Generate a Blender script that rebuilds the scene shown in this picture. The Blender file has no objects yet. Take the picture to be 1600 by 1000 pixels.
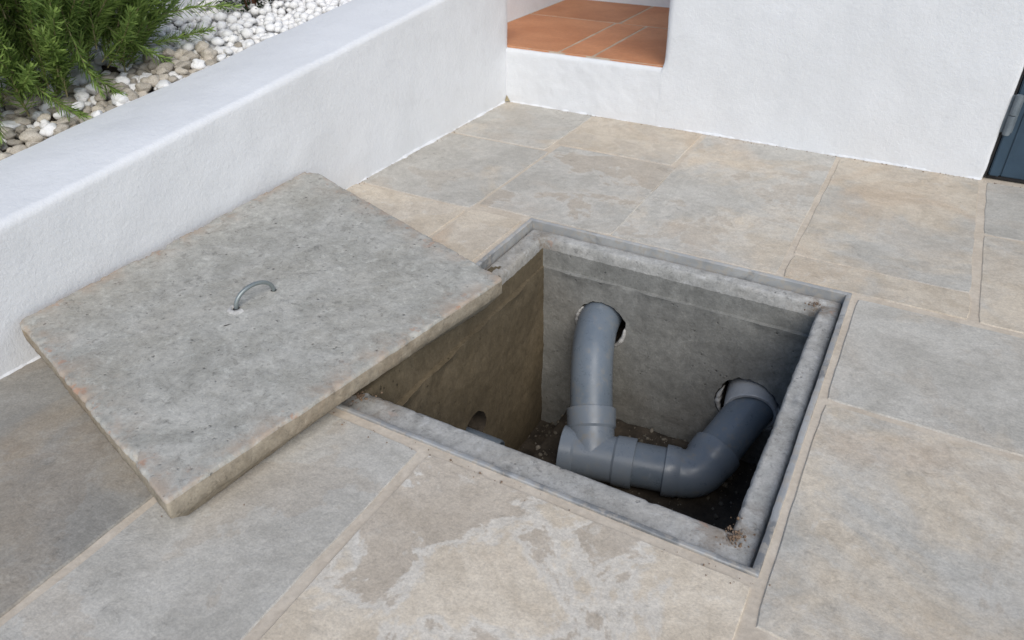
import bpy, bmesh, math, random
from mathutils import Vector, Matrix, Quaternion, noise
random.seed(11)
S = bpy.context.scene
C = S.collection

# ------------------------------------------------------------------ camera
YAW, PIT, ROL = -0.512226, -0.585513, -0.007007
cam_d = Vector((math.sin(YAW)*math.cos(PIT), math.cos(YAW)*math.cos(PIT), math.sin(PIT)))
r0 = cam_d.cross(Vector((0, 0, 1))).normalized()
u0 = r0.cross(cam_d)
cr = math.cos(ROL)*r0 + math.sin(ROL)*u0
cu = -math.sin(ROL)*r0 + math.cos(ROL)*u0
cam = bpy.data.cameras.new('camera')
cam.sensor_width = 36.0
cam.lens = 1154.3457/1600*36
cam.clip_start, cam.clip_end = 0.05, 500
cam.dof.use_dof = True
cam.dof.focus_distance = 1.38
cam.dof.aperture_fstop = 9
co = bpy.data.objects.new('camera', cam); C.objects.link(co)
M = Matrix((cr, cu, -cam_d)).transposed().to_4x4()
M.translation = Vector((0.424297, -1.148682, 0.853921))
co.matrix_world = M
S.camera = co

# ------------------------------------------------------------------ sky and sun
SUN_EL, SUN_AZ = math.radians(42), math.radians(140)      # azimuth clockwise from +y
w = bpy.data.worlds.new('World'); S.world = w; w.use_nodes = True
wn = w.node_tree
sky = wn.nodes.new('ShaderNodeTexSky'); sky.sky_type = 'NISHITA'
sky.sun_disc = False; sky.sun_elevation = SUN_EL; sky.sun_rotation = SUN_AZ
sky.air_density = 1.0; sky.dust_density = .8; sky.ozone_density = 0.8
bg = wn.nodes['Background']; bg.inputs['Strength'].default_value = 0.115
wn.links.new(sky.outputs[0], bg.inputs['Color'])
sl = bpy.data.lights.new('sun', 'SUN'); sl.energy = 2.0; sl.angle = math.radians(45)
sl.color = (1.0, 0.95, 0.87)
so = bpy.data.objects.new('sun', sl); C.objects.link(so)
sd = Vector((math.sin(SUN_AZ)*math.cos(SUN_EL), math.cos(SUN_AZ)*math.cos(SUN_EL), math.sin(SUN_EL)))
so.rotation_euler = sd.to_track_quat('Z', 'Y').to_euler()
so.location = sd*8
S.view_settings.view_transform = 'Standard'
S.view_settings.look = 'None'
S.view_settings.gamma = 1
S.view_settings.use_curve_mapping = False
S.view_settings.exposure = 0.31

# ------------------------------------------------------------------ helpers
def link(name, me, mats=None, parent=None, smooth=True):
    o = bpy.data.objects.new(name, me); C.objects.link(o)
    if mats:
        for m in (mats if isinstance(mats, (list, tuple)) else [mats]): me.materials.append(m)
    if parent is not None: o.parent = parent
    if smooth:
        me.shade_smooth()
    return o
def mesh(name, v, f, mi=None):
    me = bpy.data.meshes.new(name); me.from_pydata([tuple(x) for x in v], [], f)
    if mi: me.polygons.foreach_set('material_index', mi)
    me.update(); return me
def tag(o, label=None, cat=None, group=None, kind=None):
    if label: o['label'] = label
    if cat: o['category'] = cat
    if group: o['group'] = group
    if kind: o['kind'] = kind
    return o
def empty(name, loc=(0, 0, 0)):
    o = bpy.data.objects.new(name, None); o.location = loc; o.empty_display_size = .05
    C.objects.link(o); return o
def nz(x, y, z, s, seed=0): return noise.noise(Vector((x*s+seed*7.31, y*s-seed*3.7, z*s+seed*1.9)))
def fb(x, y, z, s, seed=0, o=4):
    return noise.fractal(Vector((x*s+seed*7.31, y*s-seed*3.7, z*s+seed*1.9)), 1.0, 2.0, o)
def grid(nu, nv, fn, flip=False):
    v = [fn(i/nu, j/nv) for j in range(nv+1) for i in range(nu+1)]
    f = []
    for j in range(nv):
        for i in range(nu):
            a = j*(nu+1)+i; q = (a, a+1, a+nu+2, a+nu+1)
            f.append(q[::-1] if flip else q)
    return v, f
def rings(rs, closed_loop=True, cap0=False, cap1=False):
    n = len(rs[0]); v = [p for r in rs for p in r]; f = []
    m = n if closed_loop else n-1
    for k in range(len(rs)-1):
        for i in range(m):
            j = (i+1) % n
            f.append((k*n+i, k*n+j, (k+1)*n+j, (k+1)*n+i))
    if cap0: f.append(tuple(range(n))[::-1])
    if cap1: f.append(tuple((len(rs)-1)*n+i for i in range(n)))
    return v, f
def box(x0, x1, y0, y1, z0, z1):
    v = [(x0,y0,z0),(x1,y0,z0),(x1,y1,z0),(x0,y1,z0),(x0,y0,z1),(x1,y0,z1),(x1,y1,z1),(x0,y1,z1)]
    f = [(3,2,1,0),(4,5,6,7),(0,1,5,4),(1,2,6,5),(2,3,7,6),(3,0,4,7)]
    return v, f
def frame_of(d):
    d = d.normalized(); a = Vector((0,0,1)) if abs(d.z) < .9 else Vector((1,0,0))
    u = d.cross(a).normalized(); return d, u, u.cross(d).normalized()
def lathe(o, d, prof, n=48):
    d, u, v = frame_of(Vector(d)); o = Vector(o)
    rs = [[o+d*s+(u*math.cos(t)+v*math.sin(t))*r for t in [2*math.pi*i/n for i in range(n)]] for s, r in prof]
    return rings(rs)
def spline(pts, n):
    P = [Vector(p) for p in pts]; P = [2*P[0]-P[1]]+P+[2*P[-1]-P[-2]]; out = []
    for k in range(1, len(P)-2):
        for i in range(n):
            t = i/n; a, b, c, e = P[k-1:k+3]
            out.append(.5*((2*b)+(c-a)*t+(2*a-5*b+4*c-e)*t*t+(3*b-a-3*c+e)*t**3))
    out.append(P[-2]); return out
def sweep(path, r, n=40, cap=False):
    rs = []; u = None
    for i, p in enumerate(path):
        d = (path[min(i+1, len(path)-1)]-path[max(i-1, 0)]).normalized()
        if u is None: u = frame_of(d)[1]
        u = (u-d*u.dot(d)).normalized(); v = d.cross(u)
        rr = r(i/(len(path)-1)) if callable(r) else r
        rs.append([p+(u*math.cos(t)+v*math.sin(t))*rr for t in [2*math.pi*k/n for k in range(n)]])
    return rings(rs, True, cap, cap)
def join(*vf):
    V, F = [], []
    for v, f in vf:
        b = len(V); V += list(v); F += [tuple(i+b for i in q) for q in f]
    return V, F
def sharp(o, ang=35):
    me = o.data
    bm = bmesh.new(); bm.from_mesh(me)
    bmesh.ops.recalc_face_normals(bm, faces=bm.faces)
    for e in bm.edges:
        if len(e.link_faces) == 2 and e.calc_face_angle(0) > math.radians(ang): e.smooth = False
    bm.to_mesh(me); bm.free(); return o

# ------------------------------------------------------------------ materials
class NT:
    def __init__(s, name, rough=.8, spec=.3):
        s.m = bpy.data.materials.new(name); s.m.use_nodes = True
        s.t = s.m.node_tree; s.b = s.t.nodes['Principled BSDF']
        s.b.inputs['Roughness'].default_value = rough
        s.b.inputs['Specular IOR Level'].default_value = spec
        s.tc = s.n('ShaderNodeTexCoord'); s.vec = s.tc.outputs['Object']
    def n(s, k, **kw):
        x = s.t.nodes.new(k)
        for a, b in kw.items(): setattr(x, a, b)
        return x
    def l(s, a, b): s.t.links.new(a, b)
    def rand_offset(s, scale=37.0):
        oi = s.n('ShaderNodeObjectInfo'); s.oi = oi
        mu = s.n('ShaderNodeVectorMath', operation='ADD')
        c = s.n('ShaderNodeMath', operation='MULTIPLY'); s.l(oi.outputs['Random'], c.inputs[0]); c.inputs[1].default_value = scale
        s.l(s.vec, mu.inputs[0]); s.l(c.outputs[0], mu.inputs[1]); s.vec = mu.outputs[0]
    def noise(s, scale, detail=6, rough=.6, dist=0, stretch=None, off=0):
        x = s.n('ShaderNodeTexNoise'); x.inputs['Scale'].default_value = scale
        x.inputs['Detail'].default_value = detail; x.inputs['Roughness'].default_value = rough
        x.inputs['Distortion'].default_value = dist
        mp = s.n('ShaderNodeMapping'); s.l(s.vec, mp.inputs['Vector'])
        mp.inputs['Location'].default_value = (off*3.1, off*1.7, off*.9)
        if stretch: mp.inputs['Scale'].default_value = stretch
        s.l(mp.outputs[0], x.inputs['Vector']); return x.outputs['Fac']
    def vor(s, scale, feature='F1'):
        x = s.n('ShaderNodeTexVoronoi', feature=feature); x.inputs['Scale'].default_value = scale
        s.l(s.vec, x.inputs['Vector']); return x.outputs['Distance']
    def rng(s, src, a, b, c=0., d=1., smooth=True):
        x = s.n('ShaderNodeMapRange'); x.interpolation_type = 'SMOOTHSTEP' if smooth else 'LINEAR'
        s.l(src, x.inputs[0])
        for i, q in enumerate((a, b, c, d)): 
            if hasattr(q, 'default_value'): s.l(q, x.inputs[i+1])
            else: x.inputs[i+1].default_value = q
        return x.outputs[0]
    def math(s, op, a, b=None):
        x = s.n('ShaderNodeMath', operation=op)
        for i, q in enumerate((a, b)):
            if q is None: continue
            if hasattr(q, 'default_value'): s.l(q, x.inputs[i])
            else: x.inputs[i].default_value = q
        return x.outputs[0]
    def mix(s, f, a, b, mode='MIX'):
        x = s.n('ShaderNodeMix', data_type='RGBA', blend_type=mode)
        for q, i in ((f, 0), (a, 6), (b, 7)):
            if hasattr(q, 'default_value'): s.l(q, x.inputs[i])
            else: x.inputs[i].default_value = q if i == 0 else (*q, 1)
        return x.outputs[2]
    def gray(s, f):
        x = s.n('ShaderNodeCombineColor')
        for i in range(3): s.l(f, x.inputs[i])
        return x.outputs[0]
    def mul(s, col, f): return s.mix(1.0, col, s.gray(f), 'MULTIPLY')
    def bump(s, *hs):
        prev = None
        for h, st, dist in hs:
            x = s.n('ShaderNodeBump'); x.inputs['Strength'].default_value = st; x.inputs['Distance'].default_value = dist
            s.l(h, x.inputs['Height'])
            if prev: s.l(prev, x.inputs['Normal'])
            prev = x.outputs[0]
        s.l(prev, s.b.inputs['Normal'])
    def col(s, c):
        if hasattr(c, 'default_value'): s.l(c, s.b.inputs['Base Color'])
        else: s.b.inputs['Base Color'].default_value = (*c, 1)
        return s.m

def mat_slab():
    # object colour: R beige amount, G brightness, B strength of pale crust
    a = NT('riven_limestone', .72, .3); a.rand_offset()
    sep = a.n('ShaderNodeSeparateColor'); a.l(a.oi.outputs['Color'], sep.inputs[0])
    R, G, B = sep.outputs[0], sep.outputs[1], sep.outputs[2]
    big = a.noise(3.2, 8, .62, .5); mid = a.noise(8, 9, .66, .8, off=2); crust = a.noise(5.0, 12, .62, .35, off=5)
    fine = a.noise(70, 6, .7, off=7); streak = a.noise(11, 9, .72, .8, (1, 2.0, 1), 9); grit = a.noise(260, 3, .7, off=3)
    bm = a.math('ADD', a.math('MULTIPLY', a.math('SUBTRACT', big, .5), 2.6), R)
    beige = a.rng(bm, .28, .74)
    g = a.mix(a.rng(mid, .38, .62), (.378, .358, .318), (.442, .422, .380))
    be = a.mix(a.rng(mid, .40, .60), (.445, .382, .300), (.520, .456, .368))
    c = a.mix(beige, g, be)
    cm = a.math('MULTIPLY', a.math('MULTIPLY', a.rng(crust, .505, .465), B), .68)
    c = a.mix(cm, c, (.505, .475, .425))
    tp = a.math('MULTIPLY', a.math('MULTIPLY', a.rng(crust, .452, .428), B), .85)
    c = a.mix(tp, c, a.mix(a.rng(mid, .36, .64), (.350, .296, .232), (.395, .340, .275)))
    st = a.noise(2.6, 6, .6, .7, off=12)
    c = a.mix(a.math('MULTIPLY', a.math('MULTIPLY', a.rng(st, .54, .70), R), .60), c, (.43, .315, .215))
    c = a.mul(c, a.rng(fine, .34, .66, .91, 1.08, False))
    sp = a.noise(34, 10, .74, .6, off=17)
    vm = a.rng(a.noise(3.6, 5, .6, .4, off=27), .42, .62)
    c = a.mul(c, a.math('SUBTRACT', 1, a.math('MULTIPLY', vm, a.rng(sp, .33, .46, .24, 0.0))))
    c = a.mix(a.math('MULTIPLY', a.rng(sp, .55, .64), a.math('MULTIPLY', vm, .42)), c, (.55, .525, .475))
    c = a.mul(c, a.rng(streak, .28, .46, .91, 1.0))
    c = a.mul(c, a.rng(grit, .36, .64, .90, 1.10, False))
    c = a.mul(c, a.math('ADD', G, .5))
    a.l(a.rng(mid, .3, .7, .62, .82), a.b.inputs['Roughness'])
    a.bump((big, .5, .012), (crust, .6, .007), (sp, .40, .004), (streak, .35, .005), (fine, .28, .002))
    return a.col(c)
def mat_mortar(name='pointing_mortar', c0=(.51, .44, .355), c1=(.59, .52, .43)):
    a = NT(name, .9, .15)
    n1 = a.noise(14, 7, .65); n2 = a.noise(120, 5, .7)
    c = a.mul(a.mix(a.rng(n1, .35, .65), c0, c1), a.rng(n2, .3, .7, .88, 1.1, False))
    a.bump((n1, .5, .004), (n2, .5, .0016)); return a.col(c)
def mat_white():
    a = NT('white_lime_render', .88, .2)
    n0 = a.noise(3, 4, .55); n1 = a.noise(22, 6, .62, .3); n2 = a.noise(85, 6, .65, .4); n3 = a.noise(260, 4, .6)
    c = a.mix(a.rng(n0, .3, .7), (.688, .698, .712), (.722, .733, .750))
    c = a.mul(c, a.rng(n1, .28, .5, .965, 1.0))
    a.bump((n0, .35, .014), (n1, .20, .0040), (n2, .46, .0032), (n3, .35, .0012)); return a.col(c)
def mat_concrete(name, c0, c1, stain, amt=.5, pits=True, attr=None, dirt=(.40, .315, .245)):
    a = NT(name, .88, .2); FL = (.86, .2, .25) if 'wall' in name or 'soil' in name else (.74, .32, .5)
    n0 = a.noise(2.6, 6, .6, .5); n1 = a.noise(11, 9, .68, .7, off=3); n2 = a.noise(55, 7, .72, off=4); n3 = a.noise(210, 4, .7, off=6)
    c = a.mix(a.rng(n1, .34, .66), c0, c1)
    c = a.mix(a.math('MULTIPLY', a.rng(n0, .46, .68), amt), c, stain)
    sp = a.noise(38, 6, .7, .5, off=14)
    c = a.mix(a.math('MULTIPLY', a.rng(sp, .55, .66), FL[1]), c, tuple(min(.62, x*1.45) for x in c1))
    c = a.mix(a.math('MULTIPLY', a.rng(sp, .43, .34), FL[2]), c, tuple(x*.55 for x in c0))
    s2 = a.noise(90, 7, .75, .6, off=31)
    c = a.mul(c, a.rng(s2, .34, .46, FL[0], 1.0))
    c = a.mul(c, a.rng(n2, .25, .75, .78, 1.22, False)); c = a.mul(c, a.rng(n3, .3, .7, .88, 1.12, False))
    bl = [(n0, .4, .010), (n1, .55, .005), (n2, .6, .0028), (n3, .5, .001)]
    if pits:
        pv = a.vor(95); pm = a.noise(34, 5, .7, off=8)
        ph = a.math('MULTIPLY', a.rng(pv, .10, .42, 1, 0), a.rng(pm, .56, .68))
        c = a.mul(c, a.rng(ph, 0, 1, 1, .5)); bl.append((a.math('SUBTRACT', 1, ph), .8, .003))
    if attr:
        at = a.n('ShaderNodeAttribute'); at.attribute_name = attr
        em = a.math('MULTIPLY', at.outputs['Fac'], a.rng(a.noise(16, 6, .7, off=21), .42, .60))
        c = a.mix(a.math('MULTIPLY', em, .8), c, dirt)
        rd = a.math('MULTIPLY', at.outputs['Fac'], a.rng(a.noise(30, 5, .6, off=25), .60, .68))
        c = a.mix(a.math('MULTIPLY', rd, .7), c, (.42, .24, .16))
    a.bump(*bl); return a.col(c)
def mat_pvc(name, c0=(.135, .165, .198), c1=(.170, .202, .238)):
    a = NT(name, .3, .5); n = a.noise(5, 5, .6); d = a.noise(40, 7, .7)
    c = a.mix(a.rng(n, .35, .65), c0, c1)
    dm = a.noise(7, 6, .65, .5, off=5); sc = a.noise(26, 8, .75, .3, (1, 1, .12), 8)
    c = a.mix(a.math('MULTIPLY', a.rng(d, .50, .66), a.rng(dm, .40, .66, .08, .55)), c, (.26, .235, .19))
    c = a.mix(a.math('MULTIPLY', a.rng(sc, .60, .66), .25), c, (.30, .33, .36))
    a.l(a.rng(d, .3, .7, .24, .46), a.b.inputs['Roughness'])
    a.bump((n, .1, .002)); return a.col(c)
def mat_zinc():
    a = NT('galvanised_steel', .5, .5); a.b.inputs['Metallic'].default_value = .25
    n = a.noise(8, 7, .65, .8); n2 = a.noise(60, 6, .7); d = a.noise(5, 5, .6, 1, off=4)
    c = a.mix(a.rng(n, .35, .65), (.34, .345, .345), (.46, .46, .45))
    c = a.mix(a.math('MULTIPLY', a.rng(d, .54, .62), .75), c, (.15, .155, .16))
    c = a.mix(a.math('MULTIPLY', a.rng(n2, .47, .60), .7), c, (.44, .40, .345))
    a.l(a.rng(n2, .3, .7, .4, .75), a.b.inputs['Roughness']); a.bump((n2, .4, .001)); return a.col(c)
def mat_terracotta():
    a = NT('terracotta', .55, .35); a.rand_offset()
    n = a.noise(4, 6, .6, .4); f = a.noise(60, 6, .7)
    c = a.mix(a.rng(n, .3, .7), (.42, .165, .070), (.53, .235, .110))
    rv = a.math('ADD', a.math('MULTIPLY', a.oi.outputs['Random'], .22), .88)
    c = a.mul(a.mul(c, a.rng(f, .25, .75, .86, 1.12, False)), rv)
    a.bump((n, .3, .004), (f, .3, .0012)); return a.col(c)
def mat_simple(name, c0, c1, rough=.8, scale=12, bump=.4, dist=.002, rnd=False, spec=.3, var=0):
    a = NT(name, rough, spec)
    if rnd: a.rand_offset()
    n = a.noise(scale, 7, .65); f = a.noise(scale*9, 5, .7)
    c = a.mul(a.mix(a.rng(n, .33, .67), c0, c1), a.rng(f, .25, .75, .85, 1.15, False))
    if var: c = a.mul(c, a.math('ADD', a.math('MULTIPLY', a.oi.outputs['Random'], var), 1-var/2))
    a.bump((n, bump, dist), (f, bump, dist*.3)); return a.col(c)
def mat_leaf(name, c0, c1):
    a = NT(name, .5, .35); g = a.n('ShaderNodeNewGeometry')
    oi = a.n('ShaderNodeObjectInfo')
    f = a.math('ADD', a.math('MULTIPLY', g.outputs['Random Per Island'], .65), a.math('MULTIPLY', oi.outputs['Random'], .35))
    c = a.mix(f, c0, c1); a.col(c)
    a.b.inputs['Transmission Weight'].default_value = 0
    tr = a.n('ShaderNodeBsdfTranslucent'); a.l(c, tr.inputs[0])
    mx = a.n('ShaderNodeMixShader'); mx.inputs[0].default_value = .35
    a.l(a.b.outputs[0], mx.inputs[1]); a.l(tr.outputs[0], mx.inputs[2])
    a.l(mx.outputs[0], a.t.nodes['Material Output'].inputs[0]); return a.m

M_slab, M_mortar, M_white = mat_slab(), mat_mortar(), mat_white()
M_lid = mat_concrete('lid_concrete', (.335, .325, .290), (.440, .428, .390), (.34, .315, .265), .5, True, 'edge')
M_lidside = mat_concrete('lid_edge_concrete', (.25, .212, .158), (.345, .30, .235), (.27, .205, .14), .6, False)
M_rim = mat_concrete('rim_concrete', (.34, .335, .315), (.46, .45, .425), (.27, .225, .17), .55, True, 'edge', (.20, .150, .105))
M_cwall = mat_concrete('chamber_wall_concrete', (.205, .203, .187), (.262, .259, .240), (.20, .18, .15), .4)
M_brown = mat_concrete('soil_stained_concrete', (.130, .102, .063), (.165, .131, .084), (.10, .078, .048), .6)
M_earth_shade = mat_simple('earth_and_hole_shade', (.035, .028, .021), (.085, .068, .050), .95, 14, .8, .006)  # earth of the floor, also the painted shade inside the pipe holes
M_psoil = mat_simple('planter_earth', (.035, .026, .019), (.07, .05, .036), .95, 14, .8, .006)
M_pvc, M_pvc2 = mat_pvc('grey_pvc_pipe'), mat_pvc('grey_pvc_fitting', (.165, .195, .230), (.200, .230, .265))
M_zinc, M_tile = mat_zinc(), mat_terracotta()
M_hoop = NT('zinc_plated_bar', .42, .5); M_hoop.b.inputs['Metallic'].default_value = .5
M_hoop = M_hoop.col((.25, .28, .28))
M_pebble = mat_simple('white_pebble', (.72, .71, .69), (.82, .81, .80), .75, 9, .3, .003, True, .3, .14)
M_tan = mat_simple('tan_pebble', (.34, .295, .235), (.56, .515, .445), .8, 9, .3, .003, True, .3, .55)
M_needle = mat_leaf('rosemary_needle', (.060, .120, .021), (.37, .50, .14))
M_stem = mat_simple('rosemary_stem', (.19, .17, .08), (.30, .27, .15), .8, 30, .4, .001)
M_shrub = mat_leaf('shrub_leaf', (.012, .024, .008), (.035, .055, .018))
M_door = mat_simple('teal_door_paint', (.030, .056, .086), (.038, .070, .104), .45, 3, .08, .001, spec=.4)
M_dark = mat_simple('black_rubber_and_hole_shade', (.012, .012, .014), (.02, .018, .018), .7, 10)  # door rubber, also painted shade for the marks on the lid
M_hinge = mat_simple('grey_hinge_paint', (.12, .145, .165), (.17, .195, .215), .5, 20, .2, .001)
M_ground = mat_simple('bare_ground', (.20, .17, .13), (.28, .24, .19), .95, 2, .6, .02)
M_wmortar = mat_concrete('white_mortar', (.42, .41, .39), (.56, .55, .53), (.4, .37, .33), .4, False)

# ------------------------------------------------------------------ ground and paving
def ring_sheet(ox0, ox1, oy0, oy1, hx0, hx1, hy0, hy1, z):
    v = [(ox0,oy0,z),(ox1,oy0,z),(ox1,oy1,z),(ox0,oy1,z),(hx0,hy0,z),(hx1,hy0,z),(hx1,hy1,z),(hx0,hy1,z)]
    return v, [(0,1,5,4),(1,2,6,5),(2,3,7,6),(3,0,4,7)]
tag(link('ground', mesh('ground', *ring_sheet(-90, 90, -90, 90, -.97, 2.2, -2.4, 1.3, -.02)), M_ground), kind='structure')
paving = tag(link('paving', mesh('paving', *ring_sheet(-.975, 2.25, -2.45, 1.32, -.399, .399, -.421, .421, -.0024)), M_mortar), kind='structure')

def slab_mesh(name, x0, x1, y0, y1, h=.03, jit=.0011, rnd=.007, seed=0, step=.03, bev=.0022):
    cx, cy = (x0+x1)/2, (y0+y1)/2
    pts = []
    cs = [(x0,y0),(x1,y0),(x1,y1),(x0,y1)]
    for k in range(4):
        a = Vector(cs[k]); b = Vector(cs[(k+1) % 4]); L = (b-a).length; n = max(4, int(L/step))
        for i in range(n):
            t = i/n; p = a.lerp(b, t); pts.append(p)
    out = []
    ctr = Vector((cx, cy))
    for p in pts:
        q = p.copy()
        dx = min(abs(p.x-x0), abs(p.x-x1)); dy = min(abs(p.y-y0), abs(p.y-y1))
        ds = max(dx, dy)
        if ds < 1e-6: q += (ctr-p).normalized()*rnd*.6
        nn = Vector((nz(p.x, p.y, 0, 18, seed), nz(p.x, p.y, 5, 18, seed)))
        q += nn*jit*2.2
        out.append(q-ctr)
    def rg(inset, z):
        r = []
        for q in out:
            l = q.length
            r.append(Vector((q.x*(1-inset/l), q.y*(1-inset/l), z)))
        return r
    v, f = rings([rg(0, -h), rg(0, -bev*1.2), rg(bev, 0)], True, False, True)
    return mesh(name, v, f), (cx, cy)
def slab(x0, x1, y0, y1, beige, bright, crust, dz=0.0):
    me, (cx, cy) = slab_mesh('slab', x0, x1, y0, y1, seed=len(paving.children)*1.37)
    o = link('slab', me, M_slab, paving, smooth=False); sharp(o, 50)
    o.location = (cx, cy, dz); o.color = (beige, bright, crust, 1)
    o.rotation_euler = (random.uniform(-.0010, .0010), random.uniform(-.0010, .0010), 0)
    return o
J = .0043
for a in [
    (-.955, -.592-J, .885+J, 1.272, 0.25, 0.625, 0.25), (-.592+J, -.190-J, .948+J, 1.272, 0.72, 0.615, 0.35),
    (-.955, -.572-J, .397+J, .885-J, 0.18, 0.605, 0.35), (-.572+J, -.172-J, .431, .948-J, 0.3, 0.615, 0.75),
    (-.183+J, .238-J, .431, 1.272, 0.45, 0.655, 0.55), (.242+J, .630-J, .548+J*.5, 1.272, 0.6, 0.600, 0.3),
    (.242+J, .632-J, .431, .548-J*.5, 0.74, 0.575, 0.1), (.640+J, 1.05, .885+J, 1.262, 0.22, 0.545, 0.25),
    (.640+J, 1.05, .424+J, .885-J, 0.72, 0.625, 0.3), (.4115, .98-J, .018+J, .412-J, 0.22, 0.625, 0.25),
    (.4115, .98-J, -.504+J, .012-J, 0.52, 0.625, 0.45), (.412, .98-J, -1.05, -.512-J, 0.45, 0.635, 0.4),
    (-.955, -.572-J, -.03+J, .390-J, 0.82, 0.675, 0.35), (-.572+J, -.413, -.03+J, .404-J, 0.86, 0.675, 0.3),
    (-.955, -.452-J, -.43+J, -.03-J, 0.4, 0.260, 0.3), (-.448+J, -.413, -.43+J, -.03-J, 0.7, 0.625, 0.2),  # under-lid slab darkened, lid shade put into its brightness
    (-.955, -.450-J, -1.2+J, -.43-J, 0.48, 0.200, 0.45), (-.444+J, -.146-J*1.35, -1.2+J, -.4385, 0.04, 0.625, 0.4),  # left slab darkened, fall-off of light beside the lid put into its brightness
    (-.139+J*1.35, .400-J, -1.2+J, -.4385, 0.84, 0.760, 1),
    (1.06, 1.6, .42, 1.262, 0.4, 0.615, 0.4), (.99, 1.6, -.3, .41, 0.6, 0.635, 0.4), (.99, 1.6, -1.1, -.31, 0.2, 0.615, 0.4),
    (-.955, -.40, -1.75, -1.21, 0.3, 0.615, 0.4), (-.39, .30, -1.75, -1.21, 0.6, 0.635, 0.5), (.31, .98, -1.75, -1.06, 0.2, 0.625, 0.4),
    (.99, 1.6, -1.75, -1.11, 0.5, 0.625, 0.4), (-.955, 0, -2.4, -1.76, 0.2, 0.615, 0.4), (.01, .8, -2.4, -1.76, 0.6, 0.615, 0.4), (.81, 1.6, -2.4, -1.76, 0.4, 0.615, 0.4),
    (1.61, 2.2, -.5, 1.262, 0.5, 0.625, 0.4), (1.61, 2.2, -2.4, -.51, 0.3, 0.625, 0.4)]:
    slab(*a, dz=random.uniform(-.0006, .0012))

# ------------------------------------------------------------------ white walls
def wtop(y): return .3285+.105*y
planter = empty('planter_wall', (-.953, 0, 0))
tag(planter, 'low white rendered planter wall with a rounded sloping top, along the left edge of the paving', 'wall')
def planter_mesh():
    Ro, Ri = .017, .010; xo, xi = -.953, -1.217
    ys = [-2.4+i*.02 for i in range(int((1.300+2.4)/.02)+1)]
    rs = []
    for y in ys:
        zt = wtop(y)+.006
        pr = []
        nside = 26
        for i in range(nside+1): pr.append((xo, -.06+(zt-Ro+.06)*i/nside, 1, 0))
        for i in range(1, 9):
            a = i/9*math.pi/2; pr.append((xo-Ro+Ro*math.cos(a), zt-Ro+Ro*math.sin(a), math.cos(a), math.sin(a)))
        for i in range(13): pr.append((xo-Ro+(xi+Ri-xo+Ro)*i/12, zt+.006*math.sin(i/12*math.pi), 0, 1))
        for i in range(1, 6):
            a = i/6*math.pi/2; pr.append((xi+Ri-Ri*math.sin(a), zt-Ri+Ri*math.cos(a), -math.sin(a), math.cos(a)))
        for i in range(6): pr.append((xi, zt-Ri-.25*i/5, -1, 0))
        # rounded end towards the passage
        e = max(0, (y-1.275)/.025); sh = .012*e*e
        row = []
        for x, z, nx, nzv in pr:
            d = .0040*fb(x, y, z, 5, 1, 3)+.0007*fb(x, y, z, 28, 2, 3)
            row.append(Vector((x+nx*d-(sh if nx > .5 else 0), y, z+nzv*d)))
        rs.append(row)
    v, f = rings(rs, False)
    n = len(rs[0])
    f = [q[::-1] for q in f]
    f.append(tuple(range((len(rs)-1)*n, len(rs)*n)))
    return mesh('render', v, f)
pm = link('render', planter_mesh(), M_white, planter); pm.location = (.953, 0, 0)
sharp(pm, 60)

def ragged_strip(p0, p1, nrm, width=.009, z=.0045, seed=0, h=.006):
    """thin ragged lip of paint and render left on the paving along the foot of a wall"""
    p0, p1, nrm = Vector(p0), Vector(p1), Vector(nrm); L = (p1-p0).length; n = int(L/.006)
    rs = []
    for i in range(n+1):
        t = i/n; p = p0.lerp(p1, t)
        a = .5+.9*nz(p.x, p.y, 0, 30, seed)+.7*nz(p.x, p.y, 0, 95, seed+3)
        wv = max(.0008, width*min(1.5, max(0.05, a)))
        k = .4+.6*min(1, max(0, a))
        rs.append([p+nrm*-.004+Vector((0, 0, z+h*k)), p+nrm*wv*.45+Vector((0, 0, z+h*.55*k)), p+nrm*wv+Vector((0, 0, z*.2-.002))])
    v, f = rings(rs, False); return v, f
link('paint_lip', mesh('paint_lip', *ragged_strip((-.953, -2.4, 0), (-.953, 1.270, 0), (1, 0, 0), .006, .002, 4)), M_white, planter).location = (.953, 0, 0)

house = empty('house_wall', (0, 1.271, 0))
tag(house, 'tall white rendered house wall between the passage opening and the dark metal door', 'wall')
H = 2.3
def house_mesh():
    xl, xr, yf, yb2 = -.361, .632, 1.271, 1.52; R = .022
    pl = [(xl, yb2)]
    for i in range(12): pl.append((xl, yb2-(yb2-yf-R)*(i+1)/12))
    for i in range(1, 7):
        a = i/6*math.pi/2; pl.append((xl+R-R*math.cos(a), yf+R-R*math.sin(a)))
    n = 60; R2 = .008
    for i in range(1, n+1): pl.append((xl+R+(xr-R2-xl-R)*i/n, yf))
    for i in range(1, 5):
        a = i/4*math.pi/2; pl.append((xr-R2+R2*math.sin(a), yf+R2-R2*math.cos(a)))
    pl.append((xr, 1.36)); pl.append((xr, yb2))
    rs = []
    zs = [-.05+i*.02 for i in range(50)]+[.95+i*.15 for i in range(10)]
    for z in zs:
        row = []
        for i, (x, y) in enumerate(pl):
            a = Vector(pl[max(i-1, 0)]); b = Vector(pl[min(i+1, len(pl)-1)]); t = (b-a).normalized(); nn = Vector((t.y, -t.x))
            d = .004*fb(x, y, z, 4, 5, 3)+.0014*fb(x, y, z, 26, 6, 3)
            q = Vector((x+nn.x*d, y+nn.y*d, z))
            if 12 <= i <= 19 and z < .20: q.y = yf-d; q.x = xl+(x-xl)*.9
            row.append(q)
        rs.append(row)
    v, f = rings(rs, False); n = len(pl)
    f.append(tuple((len(rs)-1)*n+i for i in range(n)))
    return mesh('render', v, f)
hm = link('render', house_mesh(), M_white, house); hm.location = (0, -1.271, 0); sharp(hm, 60)
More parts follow.
